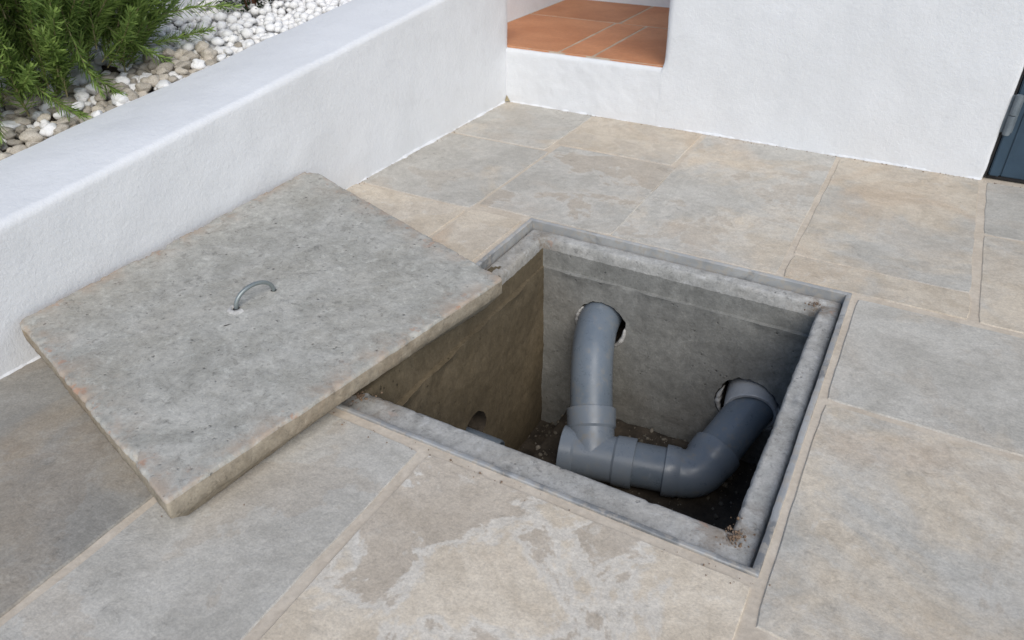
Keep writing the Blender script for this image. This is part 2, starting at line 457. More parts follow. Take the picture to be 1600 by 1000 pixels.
def riser_fn(u, vv):
    x = -.965+(-.345+.965)*u; z = -.05+.243*vv
    d = -.004*fb(x, 1.271, z, 4, 5, 3)-.0014*fb(x, 1.271, z, 26, 6, 3)
    top = max(0, (vv-.95)/.05)
    return Vector((x, 1.2716+d+.006*top**2, z))
rv, rf = grid(90, 36, riser_fn)
rv2, rf2 = grid(90, 2, lambda u, vv: Vector((-.965+.62*u, 1.2776-.004*fb(-.965+.62*u, 1.271, .193, 4, 5, 3)-.0014*fb(-.965+.62*u, 1.271, .193, 26, 6, 3)+.03*vv, .193)))
st = link('step_riser', mesh('step_riser', *join((rv, rf), (rv2, rf2))), M_white, house); st.location = (0, -1.271, 0)
lv = ragged_strip((-.95, 1.272, 0), (.628, 1.272, 0), (0, -1, 0), .0055, .002, 9)
link('paint_lip', mesh('paint_lip', lv[0], [q[::-1] for q in lv[1]]), M_white, house).location = (0, -1.271, 0)
# house continues beyond the door
v, f = box(1.62, 4.5, 1.271, 1.52, -.05, H)
cw = link('house_wall_continuation', mesh('wall', v, f), M_white, house, False); cw.location = (0, -1.271, 0); cw.name = 'return_wall'
v, f = box(.634, 1.618, 1.31, 1.52, 2.05, H)
link('lintel', mesh('lintel', v, f), M_white, house, False).location = (0, -1.271, 0)

ch = [Vector((-.952, 1.252, .001)), Vector((-.936, 1.2695, .001)), Vector((-.9515, 1.2705, .024)), Vector((-.944, 1.258, .006)), Vector((-.95, 1.262, .016))]
o = link('mortar_crumb', mesh('mortar_crumb', ch, [(0, 3, 4), (3, 1, 4), (4, 1, 2), (0, 4, 2)]), mat_simple('old_mortar', (.22, .18, .10), (.32, .27, .17), .95, 60, .5, .002), house); o.location = (0, -1.271, 0)
# passage: side wall, back wall and terracotta floor
def rough_box(name, x0, x1, y0, y1, z0, z1, m, seed):
    bm = bmesh.new(); vv, ff = box(x0, x1, y0, y1, z0, z1)
    vs = [bm.verts.new(p) for p in vv]
    for q in ff: bm.faces.new([vs[i] for i in q])
    bmesh.ops.bevel(bm, geom=bm.edges[:], offset=.012, segments=3, affect='EDGES')
    bmesh.ops.subdivide_edges(bm, edges=[e for e in bm.edges if e.calc_length() > .08], cuts=14, use_grid_fill=True)
    for q in bm.verts:
        p = q.co; q.co = p+Vector((nz(p.x, p.y, p.z, 6, seed), nz(p.x, p.y, p.z, 6, seed+1), 0))*.003
    me = bpy.data.meshes.new(name); bm.to_mesh(me); bm.free(); return me
o = tag(link('passage_wall', rough_box('passage_wall', -1.35, -1.150, 1.302, 2.4, -.05, H, M_white, 3), M_white),
        'white side wall inside the doorway, left of the terracotta floor', 'wall')
o = tag(link('passage_wall', rough_box('passage_wall', -1.145, 1.2, 2.215, 2.4, -.05, H, M_white, 4), M_white),
        'white rear wall closing the back of the terracotta floored passage', 'wall')
tf = tag(link('terracotta_floor', mesh('terracotta_floor', *box(-1.149, .62, 1.288, 2.214, -.02, .1988)), mat_mortar('tile_grout', (.40, .31, .23), (.50, .41, .32)), smooth=False), kind='structure')
def tile(x0, x1, y0, y1):
    g = .0045
    me, (cx, cy) = slab_mesh('tile', x0+g, x1-g, y0+g, y1-g, h=.012, jit=.0007, rnd=.004, seed=len(tf.children)*2.3, step=.05, bev=.0025)
    t = link('tile', me, M_tile, tf, smooth=False); sharp(t, 50); t.location = (cx, cy, .2+random.uniform(-.0005, .001))
xs1 = [-1.149, -.748, -.618, -.205, .21, .62]
for a, b in zip(xs1, xs1[1:]):
    if a < -.36 and b > -.36: b2 = b
    tile(a, b, 1.283 if b < -.2 else 1.53, 1.818)
xs2 = [-1.149, -.735, -.325, .09, .50]
for a, b in zip(xs2, xs2[1:]): tile(a, b, 1.818, 2.213)

# back wall of the planter
tag(link('planter_back_wall', rough_box('planter_back_wall', -1.86, -1.715, -2.4, 2.4, -.05, .95, M_white, 6), M_white),
    'white wall behind the rosemary at the back of the pebble bed', 'wall')

# ------------------------------------------------------------------ metal door
door = tag(empty('metal_door', (.65, 1.30, 0)), 'dark teal metal door at the right edge of the white house wall', 'door')
def child(name, vf, m, parent, off, smooth=False):
    o = link(name, mesh(name, *vf), m, parent, smooth); o.location = tuple(-x for x in off); return o
D0 = (.65, 1.30, 0)
def bevbox(name, b, m, parent, off, w=.003):
    o = child(name, box(*b), m, parent, off)
    bm = bmesh.new(); bm.from_mesh(o.data); bmesh.ops.bevel(bm, geom=bm.edges[:], offset=w, segments=2, affect='EDGES'); bm.to_mesh(o.data); bm.free()
    return o
bevbox('door_jamb', (.633, .640, 1.285, 1.34, .004, 2.05), M_dark, door, D0, .0015)
bevbox('door_stile', (.644, .672, 1.283, 1.323, .012, 2.04), M_door, door, D0)
bevbox('door_panel', (.6725, 1.60, 1.288, 1.318, .012, 2.04), M_door, door, D0)
bevbox('bottom_seal', (.642, 1.60, 1.292, 1.315, .002, .0115), M_dark, door, D0, .001)
for z0 in (.137, 1.70):
    hg = bevbox('hinge', (.628, .662, 1.2745, 1.281, z0+.004, z0+.108), M_hinge, door, D0, .002)
    for a, b in ((0, .054), (.056, .112)):
        kn = lathe((.648, 1.268, z0+a), (0, 0, 1), [(0, .0005), (0, .0075), (.0015, .0092), (b-a-.0015, .0092), (b-a, .0075), (b-a, .0005)], 20)
        k = link('knuckle', mesh('knuckle', *kn), M_hinge, hg); sharp(k)

# ------------------------------------------------------------------ inspection chamber
cham = tag(empty('inspection_chamber', (0, 0, 0)), 'open square concrete inspection chamber sunk in the paving, with a galvanised frame', 'drain chamber')
HX, HY, FW = .399, .421, .0105
def frame_bar(a, b, inn):
    """mitred flat bar, a-b outer edge, inn = inward normal"""
    a, b, inn = Vector(a), Vector(b), Vector(inn); d = (b-a).normalized(); L = (b-a).length; n = 60
    rs = []
    for i in range(n+1):
        t = i/n
        def pt(off, z):
            s = off; q = a+d*(s+(L-2*s)*t)+inn*off
            jx = .0009*nz(q.x, q.y, z, 22, 3)+.0005*nz(q.x, q.y, z, 90, 4); return q+inn*jx+Vector((0, 0, z+.0006*nz(q.x, q.y, 2, 25, 6)))
        rs.append([pt(0, -.045), pt(0, .0015), pt(.0015, .003), pt(FW*.55, .0030), pt(FW-.0015, .0018), pt(FW, .0005), pt(FW, -.045)])
    return rings(rs, True, True, True)
cs = [(-HX, -HY, 0), (HX, -HY, 0), (HX, HY, 0), (-HX, HY, 0)]
for k, inn in enumerate([(0, 1, 0), (-1, 0, 0), (0, -1, 0), (1, 0, 0)]):
    o = link('frame_bar', mesh('frame_bar', *frame_bar(cs[k], cs[(k+1) % 4], inn)), M_zinc, cham); sharp(o, 40)
KS = [.072, .046, .040, .053]      # ledge width: near, right, far, left
def rim_mesh():
    ox, oy = HX-FW-.0005, HY-FW-.0005
    prof = [(0, -.040), (.02, -.028), (.07, -.024), (.11, -.020), (.20, -.0185), (.35, -.018), (.5, -.018), (.65, -.018), (.78, -.0182), (.87, -.019), (.93, -.0215),
            (.975, -.030), (.99, -.048), (1.0, -.080), (1.0, -.105), (1.02, -.125)]
    rs = []
    for d, z in prof:
        o4 = [k*d for k in KS]
        c = [(-ox+o4[3], -oy+o4[0]), (ox-o4[1], -oy+o4[0]), (ox-o4[1], oy-o4[2]), (-ox+o4[3], oy-o4[2])]
        row = []
        for k in range(4):
            a, b = Vector(c[k]), Vector(c[(k+1) % 4]); n = 110
            for i in range(n):
                p = a.lerp(b, i/n); x, y = p
                am = min(1, d*6)
                e = am*(.0006*fb(x, y, z, 16, 3, 3)+.0010*fb(x, y, z, 70, 4, 4))
                chip = (max(0, fb(x, y, 0, 12, 7, 5)-.38)*.008+max(0, fb(x, y, 0, 55, 9, 4)-.22)*.006)*(1 if .6 < d < 1.01 and z > -.07 else 0)
                inn = [(0, 1), (-1, 0), (0, -1), (1, 0)][k]
                row.append(Vector((x-inn[0]*(chip*.6+e), y-inn[1]*(chip*.6+e), z+e*.8-chip*.7)))
        rs.append(row)
    v, f = rings(rs); n = len(rs[0])
    mi = [0]*len(f)
    for k in range(len(rs)-1):
        for i in range(n):
            if prof[k][1] <= -.045 and k > 3: mi[k*n+i] = 2 if i >= 330 else 1  # band below the ledge: its shade painted with darker wall concrete
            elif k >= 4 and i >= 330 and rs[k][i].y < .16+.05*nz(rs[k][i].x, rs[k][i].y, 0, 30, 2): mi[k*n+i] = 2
    me = mesh('chamber_rim', v, f, mi)
    at = me.attributes.new('edge', 'FLOAT', 'POINT')
    def dirt(p):
        return max(max(0, 1-math.hypot(p[0]-cx, p[1]-cy)/rr)**.7 for cx, cy, rr in ((.35, -.35, .085), (.345, .372, .075), (-.34, -.36, .10), (-.335, .36, .05)))
    at.data.foreach_set('value', [dirt(p) for p in v])
    return me
rim = link('chamber_rim', rim_mesh(), [M_rim, M_cwall, M_brown], cham)
IX0, IX1, IY0, IY1 = -.328, .352, -.348, .3635     # faces of the chamber walls
DEPTH = -.66
def wall_mesh(a, b, inn, hole=None, seed=0, ztop=-.098):
    """plastered wall slab with an optional round, broken hole (centre along wall, z, radius)"""
    a, b, inn = Vector(a), Vector(b), Vector(inn); d = (b-a).normalized(); L = (b-a).length
    def disp(s, z):
        p = a+d*s
        e = .0032*fb(p.x, p.y, z, 7, seed, 3)+.0014*fb(p.x, p.y, z, 34, seed+2, 3)
        r = .0035*max(0, 1-abs(z-ztop)/.02)*(.6+2.2*nz(p.x, p.y, z, 16, seed))
        return p+inn*(e+r)+Vector((0, 0, z))
    nu, nv = int(L/.008), int((ztop-DEPTH)/.008)
    holes = hole or []
    V, F, idx = [], [], {}
    for j in range(nv+1):
        for i in range(nu+1):
            s, z = L*i/nu, DEPTH+(ztop-DEPTH)*j/nv
            for (hs, hz, hr) in holes:
                dx, dz = s-hs, z-hz; q = math.hypot(dx, dz); ang = math.atan2(dz, dx)
                R = hr*(1+.07*nz(math.cos(ang)*2, math.sin(ang)*2, seed, 1.3, 3)+.05*nz(math.cos(ang)*2, math.sin(ang)*2, seed, 4, 5))
                if R*.6 < q < R+.007 or (q <= R*.6 and False):
                    s, z = hs+dx/q*R, hz+dz/q*R
            idx[i, j] = len(V); V.append(disp(s, z))
    for j in range(nv):
        for i in range(nu):
            s, z = L*(i+.5)/nu, DEPTH+(ztop-DEPTH)*(j+.5)/nv
            if any(math.hypot(s-hs, z-hz) < hr*.97 for hs, hz, hr in holes): continue
            F.append((idx[i, j], idx[i+1, j], idx[i+1, j+1], idx[i, j+1]))
    # top ledge
    base = len(V)
    for i in range(nu+1): V.append(V[idx[i, nv]]-inn*.035+Vector((0, 0, .004)))
    for i in range(nu): F.append((idx[i, nv], idx[i+1, nv], base+i+1, base+i))
    # hole throats, the shade inside put in as dark earth colour
    nthr = len(F)
    for (hs, hz, hr) in holes:
        rs = []
        for dep in (0, .012, .05, .40):
            row = []
            for k in range(40):
                ang = 2*math.pi*k/40
                R = hr*(1+.07*nz(math.cos(ang)*2, math.sin(ang)*2, seed, 1.3, 3)+.05*nz(math.cos(ang)*2, math.sin(ang)*2, seed, 4, 5))
                R *= (1.0, .95, .93, .93)[(0, .012, .05, .40).index(dep)]
                row.append(disp(hs+R*math.cos(ang), hz+R*math.sin(ang))-inn*dep)
            rs.append(row)
        F0 = rings(rs, True, False, True); b0 = len(V); V += F0[0]; F += [tuple(i+b0 for i in q) for q in F0[1]]
    me = mesh('chamber_wall', V, F)
    for k_ in range(nthr, len(F)): me.polygons[k_].material_index = 1 if k_ >= nthr else 0
    return me
HOLE1, HOLE2, HOLE3 = (-.160, -.228), (.243, -.342), (.000, -.382)
wf = link('chamber_wall', wall_mesh((IX0-.01, IY1, 0), (IX1+.01, IY1, 0), (0, -1, 0), [(HOLE1[0]-IX0+.01, HOLE1[1], .069), (HOLE2[0]-IX0+.006, HOLE2[1]+.004, .077)], 11), [M_cwall, M_earth_shade], cham)
wf['label'] = 'rear wall of grey concrete with two broken pipe holes'
wl = link('chamber_wall', wall_mesh((IX0, IY0-.01, 0), (IX0, IY1+.01, 0), (1, 0, 0), [(HOLE3[0]-IY0+.01, HOLE3[1], .052)], 12), [M_brown, M_earth_shade], cham)
wl['label'] = 'soil stained brown side wall with one low pipe hole'
for o in (wf, wl): sharp(o, 70)
wr = link('chamber_wall', wall_mesh((IX1, IY1+.01, 0), (IX1, IY0-.01, 0), (-1, 0, 0), None, 13), M_cwall, cham)
wn_ = link('chamber_wall', wall_mesh((IX1+.01, IY0, 0), (IX0-.01, IY0, 0), (0, 1, 0), None, 14), M_cwall, cham)
for o in (wr, wn_): sharp(o, 70)
def floor_fn(u, vv):
    x = IX0-.01+(IX1-IX0+.02)*u; y = IY0-.01+(IY1-IY0+.02)*vv
    dl = x-IX0; db = IY1-y
    e = max(0, 1-max(0, dl-.080)/.035)
    e2 = max(0, 1-max(0, db-.012)/.02)
    z = -.487-.14*min(1, max(e, e2*.7))+.007*fb(x, y, 0, 9, 3, 4)+.003*fb(x, y, 0, 50, 5, 3)
    return Vector((x, y, z))
link('chamber_floor', mesh('chamber_floor', *grid(90, 90, floor_fn)), M_earth_shade, cham)
def lump_mesh(name, n=1, r=1, seed=0, sub=2, amp=.25):
    bm = bmesh.new(); bmesh.ops.create_icosphere(bm, subdivisions=sub, radius=r)
    for q in bm.verts:
        p = q.co.copy(); q.co = p*(1+amp*nz(p.x, p.y, p.z, 1.1, seed)+amp*.35*nz(p.x, p.y, p.z, 3, seed+2))
    me = bpy.data.meshes.new(name); bm.to_mesh(me); bm.free(); return me
def crumbs(name, n, place, rmin, rmax, m, parent, seed):
    rd = random.Random(seed); V, F = [], []
    base = [lump_mesh('tmp', 1, 1, s, 1, .5) for s in range(5)]
    for i in range(n):
        p = place(rd)
        if p is None: continue
        r = rmin*(rmax/rmin)**(rd.random()**2.2); b = rd.choice(base); rot = Matrix.Rotation(rd.random()*6.28, 3, Vector((rd.random()-.5, rd.random()-.5, rd.random()-.5)).normalized())
        s0 = len(V)
        sc = Vector((r, r*rd.uniform(.6, 1), r*rd.uniform(.5, .9)))
        for q in b.vertices: V.append(rot@Vector((q.co.x*sc.x, q.co.y*sc.y, q.co.z*sc.z))+Vector(p))
        for q in b.polygons: F.append(tuple(k+s0 for k in q.vertices))
    for b in base: bpy.data.meshes.remove(b)
    return tag(link(name, mesh(name, V, F), m, parent), kind='stuff')
def on_floor(rd):
    u, vv = rd.random(), rd.random(); return floor_fn(u, vv)+Vector((0, 0, .001))
M_grit = mat_simple('grit', (.11, .095, .07), (.24, .21, .17), .9, 25, .5, .002)
crumbs('gravel', 900, on_floor, .0018, .011, M_grit, cham, 5)
M_crumb = mat_simple('brown_crumb', (.16, .11, .075), (.27, .19, .13), .95, 30, .5, .002)
def corner_debris(rd):
    c = rd.choice([(.352, -.352, -.022), (.352, -.352, -.022), (.335, .372, -.024), (-.34, -.36, -.022)])
    a, q = rd.random()*6.28, abs(rd.gauss(0, .016))
    x, y = c[0]+q*math.cos(a), c[1]+q*math.sin(a)
    if not (-.383 < x < .383 and -.405 < y < .405): return None
    return (x, y, c[2]+.0035+.004*max(0, 1-q/.02))
crumbs('soil_crumbs', 300, corner_debris, .0008, .0034, M_crumb, cham, 8)
# white mortar left around the pipe holes
def mortar_arc(cx, cz, r, a0, a1, seed):
    rs = []; n = 40
    for i in range(n+1):
        a = a0+(a1-a0)*i/n; p = Vector((cx+r*math.cos(a), IY1-.002, cz+r*math.sin(a)))
        k = math.sin(math.pi*i/n)**.5*(.7+.9*abs(nz(math.cos(a)*2, math.sin(a)*2, seed, 1.6)))*.008+.0005
        dr = Vector((math.cos(a), 0, math.sin(a)))
        rs.append([p+dr*k+Vector((0, .006, 0)), p+dr*k*.6+Vector((0, -k*.55, 0)), p-dr*k*.5+Vector((0, -k*.5, 0)), p-dr*k*.9+Vector((0, .02, 0))])
    return rings(rs, True, True, True)
for args in ((*HOLE1, .066, 2.5, 3.6, 2), (*HOLE1, .066, -.9, .1, 3), (*HOLE2, .074, 2.7, 3.7, 5), (*HOLE2, .074, -1.0, .35, 6)):
    link('mortar_fillet', mesh('mortar_fillet', *mortar_arc(*args)), M_wmortar, cham)

# ------------------------------------------------------------------ waste pipes
T = Vector((-.058, .104, -.428)); Ee = Vector((.188, .160, -.428))
pipe = tag(empty('waste_pipe', T), 'blue grey drain pipe run with tee and elbow, entering two holes in the rear wall', 'pipe')
OFF = tuple(T)
def pc(name, vf, m, ang=30):
    o = link(name, mesh(name, *vf), m, pipe); o.location = tuple(-x for x in OFF); return sharp(o, ang)
d1 = (Ee-T).normalized()
mouth = Vector((-.099, .183, -.355)); db = (mouth-T).normalized(); Lb = (mouth-T).length
rp = .0535
up = spline([T+db*.06, mouth-db*.01, (-.127, .240, -.300), (-.150, .297, -.251), (-.164, .352, -.224), (-.170, .41, -.212), (-.172, .50, -.205)], 10)
pc('pipe_bend', sweep(up, rp), M_pvc)
pc('lower_pipe', lathe(T, d1, [(.05, rp), (.22, rp)]), M_pvc)
sock = lambda L, r=.0565, c=.0605, cl=.045: [(0, r), (L-cl-.006, r), (L-cl, c), (L-.004, c+.0012), (L-.001, c+.0012), (L, c), (L, rp+.001), (L-.02, rp)]
tee = pc('tee_fitting', join(lathe(T, d1, sock(.104)), lathe(T, -d1, sock(.076, cl=.03)), lathe(T, db, sock(Lb))), M_pvc2)
tp = lathe(T-d1*.05, -d1, [(0, .0005), (0, .054)]); pc('end_plug', tp, M_pvc)
d2 = (Vector((.247, .345, -.349))-Ee).normalized()
bz = [Ee-d1*.038, Ee, Ee+d2*.038]
arc = [bz[0]*(1-t)**2+bz[1]*2*t*(1-t)+bz[2]*t*t for t in [i/16 for i in range(17)]]
el = pc('elbow_fitting', join(sweep(arc, .0572), lathe(Ee-d1*.036, -d1, sock(.040, .0572, .0605, .030)), lathe(Ee+d2*.036, d2, sock(.050, .0572, .0605, .036))), M_pvc2)
pc('outlet_pipe', lathe(Ee, d2, [(.07, rp), (.30, rp)]), M_pvc)
M_sleeve = mat_pvc('pale_pvc_sleeve', (.46, .47, .475), (.54, .55, .55))
sl_o = Vector((HOLE2[0]+.006, .372, HOLE2[1]+.004)); 
pc('wall_sleeve', lathe(sl_o, (.16, -1, -.16), [(-.10, .0635), (.028, .0635), (.030, .0620), (.030, .0555), (-.09, .055)]), M_sleeve)
stub = tag(empty('pipe_stub', (-.30, HOLE3[0], -.42)), 'short grey pipe end poking out of the low hole in the brown chamber wall', 'pipe')
o = link('pipe', mesh('pipe', *lathe((-.46, HOLE3[0]-.006, -.425), (1, .06, -.06), [(0, .036), (.192, .036), (.195, .034), (.195, .031), (.02, .031)])), M_pvc, stub)
o.location = (.30, -HOLE3[0], .42); sharp(o)

# ------------------------------------------------------------------ lid
LZ = .073
LC = [Vector((-.354, -.7575, .0745)), Vector((-.2465, .007, .0745)), Vector((-.936, .196, .117)), Vector((-.936, -.602, .101))]
lid = tag(empty('chamber_lid', (-.36, -.75, 0)), 'thick square concrete lid with a metal lifting hoop, pushed aside against the white wall', 'drain cover')
LO = Vector((-.36, -.75, 0))
def lid_mesh():
    ctr = sum(LC, Vector())/4; out = []; N = 130
    rad = [.006, .007, .030, .012]
    for k in range(4):
        p0, p1, p2 = LC[k-1], LC[k], LC[(k+1) % 4]; r = rad[k]
        a = p1+(p0-p1).normalized()*r; b = p1+(p2-p1).normalized()*r
        nxt = LC[(k+1) % 4]; e = nxt+(p1-nxt).normalized()*rad[(k+1) % 4]
        for i in range(6): t = i/6; out.append(a*(1-t)**2+p1*2*t*(1-t)+b*t*t)
        for i in range(N): out.append(b.lerp(e, i/N))
    n = len(out); rs = []; attr = []
    def ring(inset, dz, am):
        row = []
        for q in out:
            l = (q-ctr).length; p = q+(ctr-q)*(inset/l)
            dirn = (ctr-q).normalized(); dirn.z = 0
            wob = .0016*fb(q.x, q.y, 0, 7, 3, 3)+.0016*fb(q.x, q.y, dz, 45, 5, 4)
            chip = max(0, fb(q.x, q.y, 0, 14, 9, 5)-.22)*.012+max(0, fb(q.x, q.y, 0, 60, 4, 4)-.18)*.009
            ce = am*chip
            row.append(p+dirn*(wob*(1 if am > 0 or dz < -.01 else .5)+ce*.75)+Vector((0, 0, dz-ce*.75)))
        rs.append(row)
    for ins, dz, am, at_ in [(.042, -LZ, 0, 0), (.034, -LZ+.003, 0, 0), (.021, -.056, 0, 0), (.007, -.042, 0, 0), (.0005, -.036, .1, 0), (0, -.024, .15, 0), (0, -.014, .3, .3),
                             (.0003, -.006, .6, .8), (.0012, -.0022, 1, 1), (.0030, -.0005, 1, 1), (.006, 0, .75, 1), (.011, 0, .4, .9), (.018, 0, .15, .7), (.030, 0, 0, .45)]:
        ring(ins, dz, am); attr.append(at_)
    nb = len(rs)-1
    base = rs[-1]
    K = 46
    for k in range(1, K):
        s = 1-(k/K)**.9
        rs.append([ctr+(q-ctr)*s for q in base]); attr.append(.3*max(0, 1-k/5))
    for k in range(nb, len(rs)):
        rs[k] = [p+Vector((0, 0, .0016*fb(p.x, p.y, 0, 9, 2, 4)+.0010*fb(p.x, p.y, 0, 45, 8, 3))) for p in rs[k]]
    v, f = rings(rs, True, True, True)
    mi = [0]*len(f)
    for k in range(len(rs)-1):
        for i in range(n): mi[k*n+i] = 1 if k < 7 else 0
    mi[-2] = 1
    me = mesh('slab', [p-LO for p in v], f, mi)
    at = me.attributes.new('edge', 'FLOAT', 'POINT')
    at.data.foreach_set('value', [a for a in attr for _ in range(n)])
    return me
ls = link('concrete_slab', lid_mesh(), [M_lid, M_lidside], lid)
from mathutils.bvhtree import BVHTree
lbvh = BVHTree.FromPolygons([v_.co+LO for v_ in ls.data.vertices], [tuple(p_.vertices) for p_ in ls.data.polygons])
def on_lid(x, y): return lbvh.ray_cast(Vector((x, y, 1)), Vector((0, 0, -1)))[0]
h0, h1 = on_lid(-.622, -.366), on_lid(-.607, -.282)
mid = (h0+h1)/2; ax = (h1-h0)/2; upv = Vector((.05, -.02, 1)).normalized()
hp = [h0-upv*.02, h0-upv*.006]+[mid-ax*math.cos(t)+upv*.034*math.sin(t)**.9 for t in [math.pi*i/24 for i in range(1, 24)]]+[h1-upv*.006, h1-upv*.02]
hoop = link('lifting_hoop', mesh('lifting_hoop', *sweep(hp, .0041, 16)), M_hoop, lid); hoop.location = -LO
def collar(c, r, seed, a0=0, a1=6.283):
    rs = []
    for i in range(33):
        a = a0+(a1-a0)*i/32; dr = Vector((math.cos(a), math.sin(a), 0)); k = 1+.25*nz(math.cos(a), math.sin(a), seed, 2)
        rs.append([c+dr*(r*.55)+Vector((0, 0, -.004)), c+dr*(r*.75*k)+Vector((0, 0, .0022)), c+dr*(r*1.05*k)+Vector((0, 0, .0016)), c+dr*(r*1.35*k)+Vector((0, 0, -.004))])
    return rings(rs, False)
o = link('mortar_collar', mesh('mortar_collar', *collar(h0+Vector((0, 0, .0012)), .014, 2, 2.9, 6.4)), M_wmortar, lid); o.location = -LO
gz0 = on_lid(-.597, -.4135); gd = Vector((.5, .85, 0)).normalized(); gp = Vector((-gd.y, gd.x, 0))
gv = [gz0+gd*a+gp*b+Vector((0, 0, .0011)) for a, b in ((-.008, 0), (-.004, .0014), (.001, .0015), (.005, .0008), (.009, 0), (.004, -.0006), (-.001, -.0013), (-.005, -.0011))]
o = link('gouge_shade', mesh('gouge_shade', gv, [tuple(range(8))[::-1]]), M_dark, lid, False); o.location = -LO  # flat black sheet on the surface, painted shade of a small slit
for c, r, sd in ((h0, .0060, 4), (h1, .0056, 6)):
    pv = [c+Vector((math.cos(a)*r*(1+.35*nz(math.cos(a), math.sin(a), sd, 1.6)), math.sin(a)*r*(1+.35*nz(math.cos(a), math.sin(a), sd, 1.6)), .0014)) for a in [k*.3927 for k in range(16)]]
    o = link('anchor_hole_shade', mesh('anchor_hole_shade', pv, [tuple(range(16))]), M_dark, lid, False); o.location = -LO  # flat black disc, painted shade of the recess at each hoop foot

# loose specks of dirt along the foot of the walls and over the slabs
def on_paving(rd):
    k = rd.random()
    if k < .35: return (-.953+.004+abs(rd.gauss(0, .008)), rd.uniform(-1, 1.27), .0005)
    if k < .75: return (rd.uniform(-.95, 1.0), 1.271-.004-abs(rd.gauss(0, .008)), .0005)
    if k < .9:
        t = rd.random(); return (rd.uniform(-.42, .42), -.432+rd.gauss(0, .012), .001)
    return (rd.uniform(-.9, 1.0), rd.uniform(-.9, 1.2), .001)
def clear(rd):
    p = on_paving(rd)
    return None if (abs(p[0]) < .41 and abs(p[1]) < .428) else p
crumbs('dirt_specks', 420, clear, .0007, .0026, M_crumb, None, 31)

# ------------------------------------------------------------------ planter: earth, pebbles, rosemary, shrub
def gz(x, y): return .322+.105*y
def psoil(u, vv):
    x = -1.716+(1.716-1.214)*u; y = -2.3+4.4*vv
    return Vector((x, y, gz(x, y)-.022+.006*fb(x, y, 0, 8, 2, 3)))
tag(link('planter_soil', mesh('planter_soil', *grid(40, 260, psoil)), M_psoil), kind='structure')
fwd = cam_d; cpos = M.translation
def in_view(p, mg=30):
    q = Vector(p)-cpos; z = q.dot(fwd)
    if z < .1: return False
    x = 800+1154.3*q.dot(cr)/z; y = 500-1154.3*q.dot(cu)/z
    return -mg < x < 1600+mg and -mg < y < 1000+mg
pebs = [lump_mesh('pebble', 1, 1, s*3.7, 3, .50) for s in range(10)]
for m_ in pebs: m_.materials.append(M_pebble); m_.shade_smooth()
pebt = [m_.copy() for m_ in pebs]
for m_ in pebt: m_.materials.clear(); m_.materials.append(M_tan)
rd = random.Random(4); cand = []
BUSH = Vector((-1.48, -.10, .30))
def near_bush(x, y): return math.hypot((x+1.45)/.25, (y+.12)/.42)
for layer in range(2):
    y = -.9
    while y < 1.30:
        x = -1.235
        while x > -1.705:
            px, py = x+rd.uniform(-.009, .009), y+rd.uniform(-.009, .009)
            r = rd.uniform(.0110, .0198)
            q = near_bush(px, py)
            if layer == 0 or rd.random() < .42:
                if not (q < .85 and rd.random() < .25):
                    cand.append((px, py, gz(px, py)-.012+layer*.017, r, q))
            x -= .0288
        y += .0288
vis = [c for c in cand if in_view(c[:3])]; vis.sort(key=lambda c: (Vector(c[:3])-cpos).length)
ind = set(map(id, vis[:290]))
PV, PF = [], []
for c in cand:
    x, y, z, r, q = c
    mt = rd.random() < (.66 if q < 1.15 else .18 if q < 1.45 else .04)  # more tan near the bush, partly standing in for its shade
    k = rd.randrange(10); e = (rd.random()*6.28, rd.random()*6.28, rd.random()*6.28)
    sc = (r*rd.uniform(1.0, 1.35), r*rd.uniform(.85, 1.1), r*rd.uniform(.62, .9))
    rt = Matrix.Rotation(e[2], 4, 'Z')@Matrix.Rotation((e[0]-3.14)*.12, 4, 'X')
    if id(c) in ind:
        o = bpy.data.objects.new('pebble', (pebt if mt else pebs)[k]); C.objects.link(o)
        o.matrix_world = Matrix.Translation((x, y, z))@rt@Matrix.Diagonal((*sc, 1))
        if mt: tag(o, 'tan soil-stained pebble around the rosemary, its tone partly painted bush shade', 'pebble', 'tan pebbles in the planter')
        else: tag(o, 'smooth white pebble on the planter bed behind the low wall', 'pebble', 'white pebbles in the planter')
    else:
        mt4 = Matrix.Translation((x, y, z))@rt@Matrix.Diagonal((*sc, 1)); s0 = len(PV); b = lo if False else pebs[k]
        PV.append((mt4, k))
lo_ = [lump_mesh('tmp', 1, 1, s*3.7, 1, .30) for s in range(10)]
V, F = [], []
for mt4, k in PV:
    s0 = len(V); b = lo_[k]
    V += [mt4@q.co for q in b.vertices]; F += [tuple(i+s0 for i in q.vertices) for q in b.polygons]
tag(link('pebble_bed', mesh('pebble_bed', V, F), M_pebble), kind='stuff')

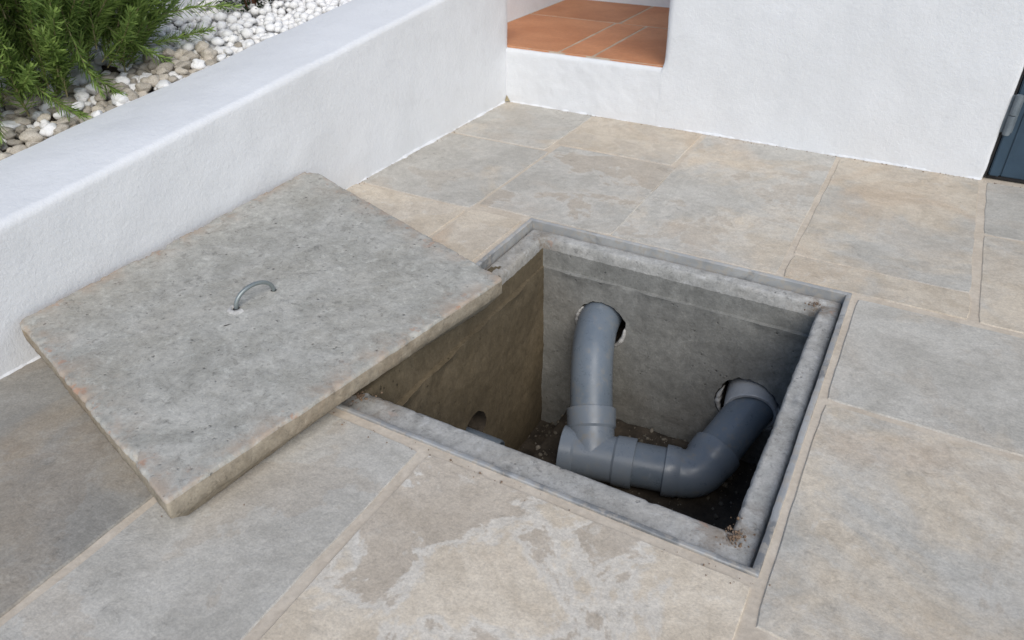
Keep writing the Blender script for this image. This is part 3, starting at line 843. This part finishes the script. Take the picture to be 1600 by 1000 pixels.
def sprig_meshes(L, n, seed, nl=.034):
    rd = random.Random(seed)
    bend = Vector((rd.uniform(-.25, .25), rd.uniform(-.25, .25), 0))*L
    path = [Vector((bend.x*t*t, bend.y*t*t, L*t*(1-.10*t))) for t in [i/12 for i in range(13)]]
    sv, sf = sweep(path, lambda t: .0021*(1-.65*t), 6)
    V, F = [], []
    for i in range(n):
        t = (i+rd.random())/n*.95+.05; k = min(11, int(t*12)); p = path[k].lerp(path[k+1], t*12-k)
        d = (path[k+1]-path[k]).normalized(); a = i*2.399+rd.uniform(-.4, .4); _, u, v = frame_of(d)
        rad = u*math.cos(a)+v*math.sin(a)
        tilt = rd.uniform(.55, 1.25)*(1-.45*max(0, (t-.75)/.25))
        q = (d*math.cos(tilt)+rad*math.sin(tilt)).normalized()
        l = nl*rd.uniform(.7, 1.15)*(1-.45*max(0, (t-.8)/.2)); wv = q.cross(d if tilt > .2 else u).normalized()
        w_ = .0019*rd.uniform(.85, 1.25); curl = (rad*-.18+d*.22)*l*rd.uniform(-.4, 1)
        nn = q.cross(wv)
        pts = [p, p+q*l*.35+curl*.15, p+q*l*.75+curl*.6, p+q*l+curl]
        ws = [w_*.6, w_, w_*.9, w_*.15]; s0 = len(V)
        for P, ww in zip(pts, ws): V += [P-wv*ww, P+nn*ww*.55, P+wv*ww]
        for j in range(3):
            b = s0+j*3; F += [(b, b+1, b+4, b+3), (b+1, b+2, b+5, b+4)]
    sm = mesh('sprig', sv, sf); sm.materials.append(M_stem); sm.shade_smooth()
    nm = mesh('needles', V, F); nm.materials.append(M_needle); nm.shade_smooth()
    return sm, nm
rose = tag(empty('rosemary_bush', BUSH), 'green rosemary bush spilling over the pebbles behind the low white wall', 'shrub')
kinds = [sprig_meshes(L, int(L*(560 if s < 6 else 340)), s) for s, L in enumerate([.16, .20, .22, .25, .24, .20, .36, .32])]
def sprig(base, d, k, sc=1.0, spin=0):
    sm, nm = kinds[k]
    o = bpy.data.objects.new('sprig', sm); C.objects.link(o); o.parent = rose
    q = Vector(d).normalized().to_track_quat('Z', 'Y')@Quaternion((0, 0, 1), spin)
    o.location = Vector(base)-BUSH; o.rotation_mode = 'QUATERNION'; o.rotation_quaternion = q; o.scale = (sc,)*3
    n = bpy.data.objects.new('needles', nm); C.objects.link(n); n.parent = o
rd = random.Random(21)
for i in range(278):
    a = rd.random()*6.283; rr = rd.random()**.6
    el = rd.uniform(.45, 1.45); hgt = rd.random()
    bx = BUSH.x+.13*rr*math.cos(a); by = BUSH.y+.26*rr*math.sin(a); bzv = gz(bx, by)+.0+.26*hgt
    dx = math.cos(a)*math.cos(el)*1.0; dy = math.sin(a)*math.cos(el); dzv = math.sin(el)-.15*(rr > .8)
    if dx > 0: dx *= .72
    sprig((bx, by, bzv), (dx, dy, dzv), rd.choice((0, 1, 2, 3, 4, 5, 3, 4, 2, 7)), rd.uniform(.75, 1.15), rd.random()*6.28)
# sprigs that hang forward over the pebbles and the long one reaching right
for b, d, k, s in [((-1.40, -.04, .62), (.42, -.42, -.75), 6, .95), ((-1.46, .10, .42), (.25, .62, .22), 6, 1.0), ((-1.47, .16, .42), (.05, .75, .36), 7, 1.0),
                   ((-1.38, -.26, .56), (.35, -.3, -.6), 7, .95), ((-1.40, .04, .46), (.35, .25, -.35), 2, .9), ((-1.42, .13, .46), (.2, .5, .55), 6, .9),
                   ((-1.40, -.34, .50), (.3, -.25, -.5), 3, .9), ((-1.44, .18, .38), (.25, .6, .05), 1, .9),
                   ((-1.38, -.08, .44), (.35, -.05, -.35), 1, .9), ((-1.38, -.20, .42), (.35, -.1, -.3), 2, .9), ((-1.40, -.12, .36), (.45, -.1, .35), 4, .9), ((-1.40, .02, .36), (.45, .1, .4), 3, .9), ((-1.40, -.28, .36), (.4, -.25, .4), 4, .9), ((-1.44, -.36, .40), (.25, -.3, .2), 3, 1.0), ((-1.42, -.34, .36), (.3, -.2, -.05), 2, 1.0), ((-1.46, -.38, .45), (.3, -.2, .1), 4, 1.0), ((-1.40, -.22, .36), (.4, -.05, .15), 5, .9)]:
    sprig(b, d, k, s, rd.random()*6.28)
shr = tag(empty('dwarf_shrub', (-1.535, .645, .395)), 'small dark shrub growing among the white pebbles beyond the rosemary', 'shrub')
rd = random.Random(9); V, F = [], []
for i in range(1300):
    a, b = rd.random()*6.283, rd.random(); R = .082*rd.random()**.4
    p = Vector((R*math.cos(a)*(1-b*.3), 1.35*R*math.sin(a)*(1-b*.3), -.005+.16*b)); d = Vector((math.cos(a)+rd.uniform(-.7, .7), math.sin(a)+rd.uniform(-.7, .7), rd.uniform(-.5, .9))).normalized()
    _, u, v = frame_of(d); l = rd.uniform(.010, .02); w_ = l*.28; s0 = len(V)
    V += [p, p+d*l*.5+u*w_, p+d*l, p+d*l*.5-u*w_, p+d*l*.5+v*w_*.3]; F += [(s0, s0+1, s0+4), (s0+1, s0+2, s0+4), (s0+2, s0+3, s0+4), (s0+3, s0, s0+4)]
link('foliage', mesh('foliage', V, F), M_shrub, shr)
tw = []
for i in range(14):
    a = rd.random()*6.283; tw.append(sweep(spline([(.01*math.cos(a), .01*math.sin(a), -.03), (.03*math.cos(a), .04*math.sin(a), .05), (.07*math.cos(a), .09*math.sin(a), .13)], 5), .002, 6))
link('twigs', mesh('twigs', *join(*tw)), mat_simple('red_brown_twig', (.09, .035, .02), (.15, .06, .035), .8, 30), shr)
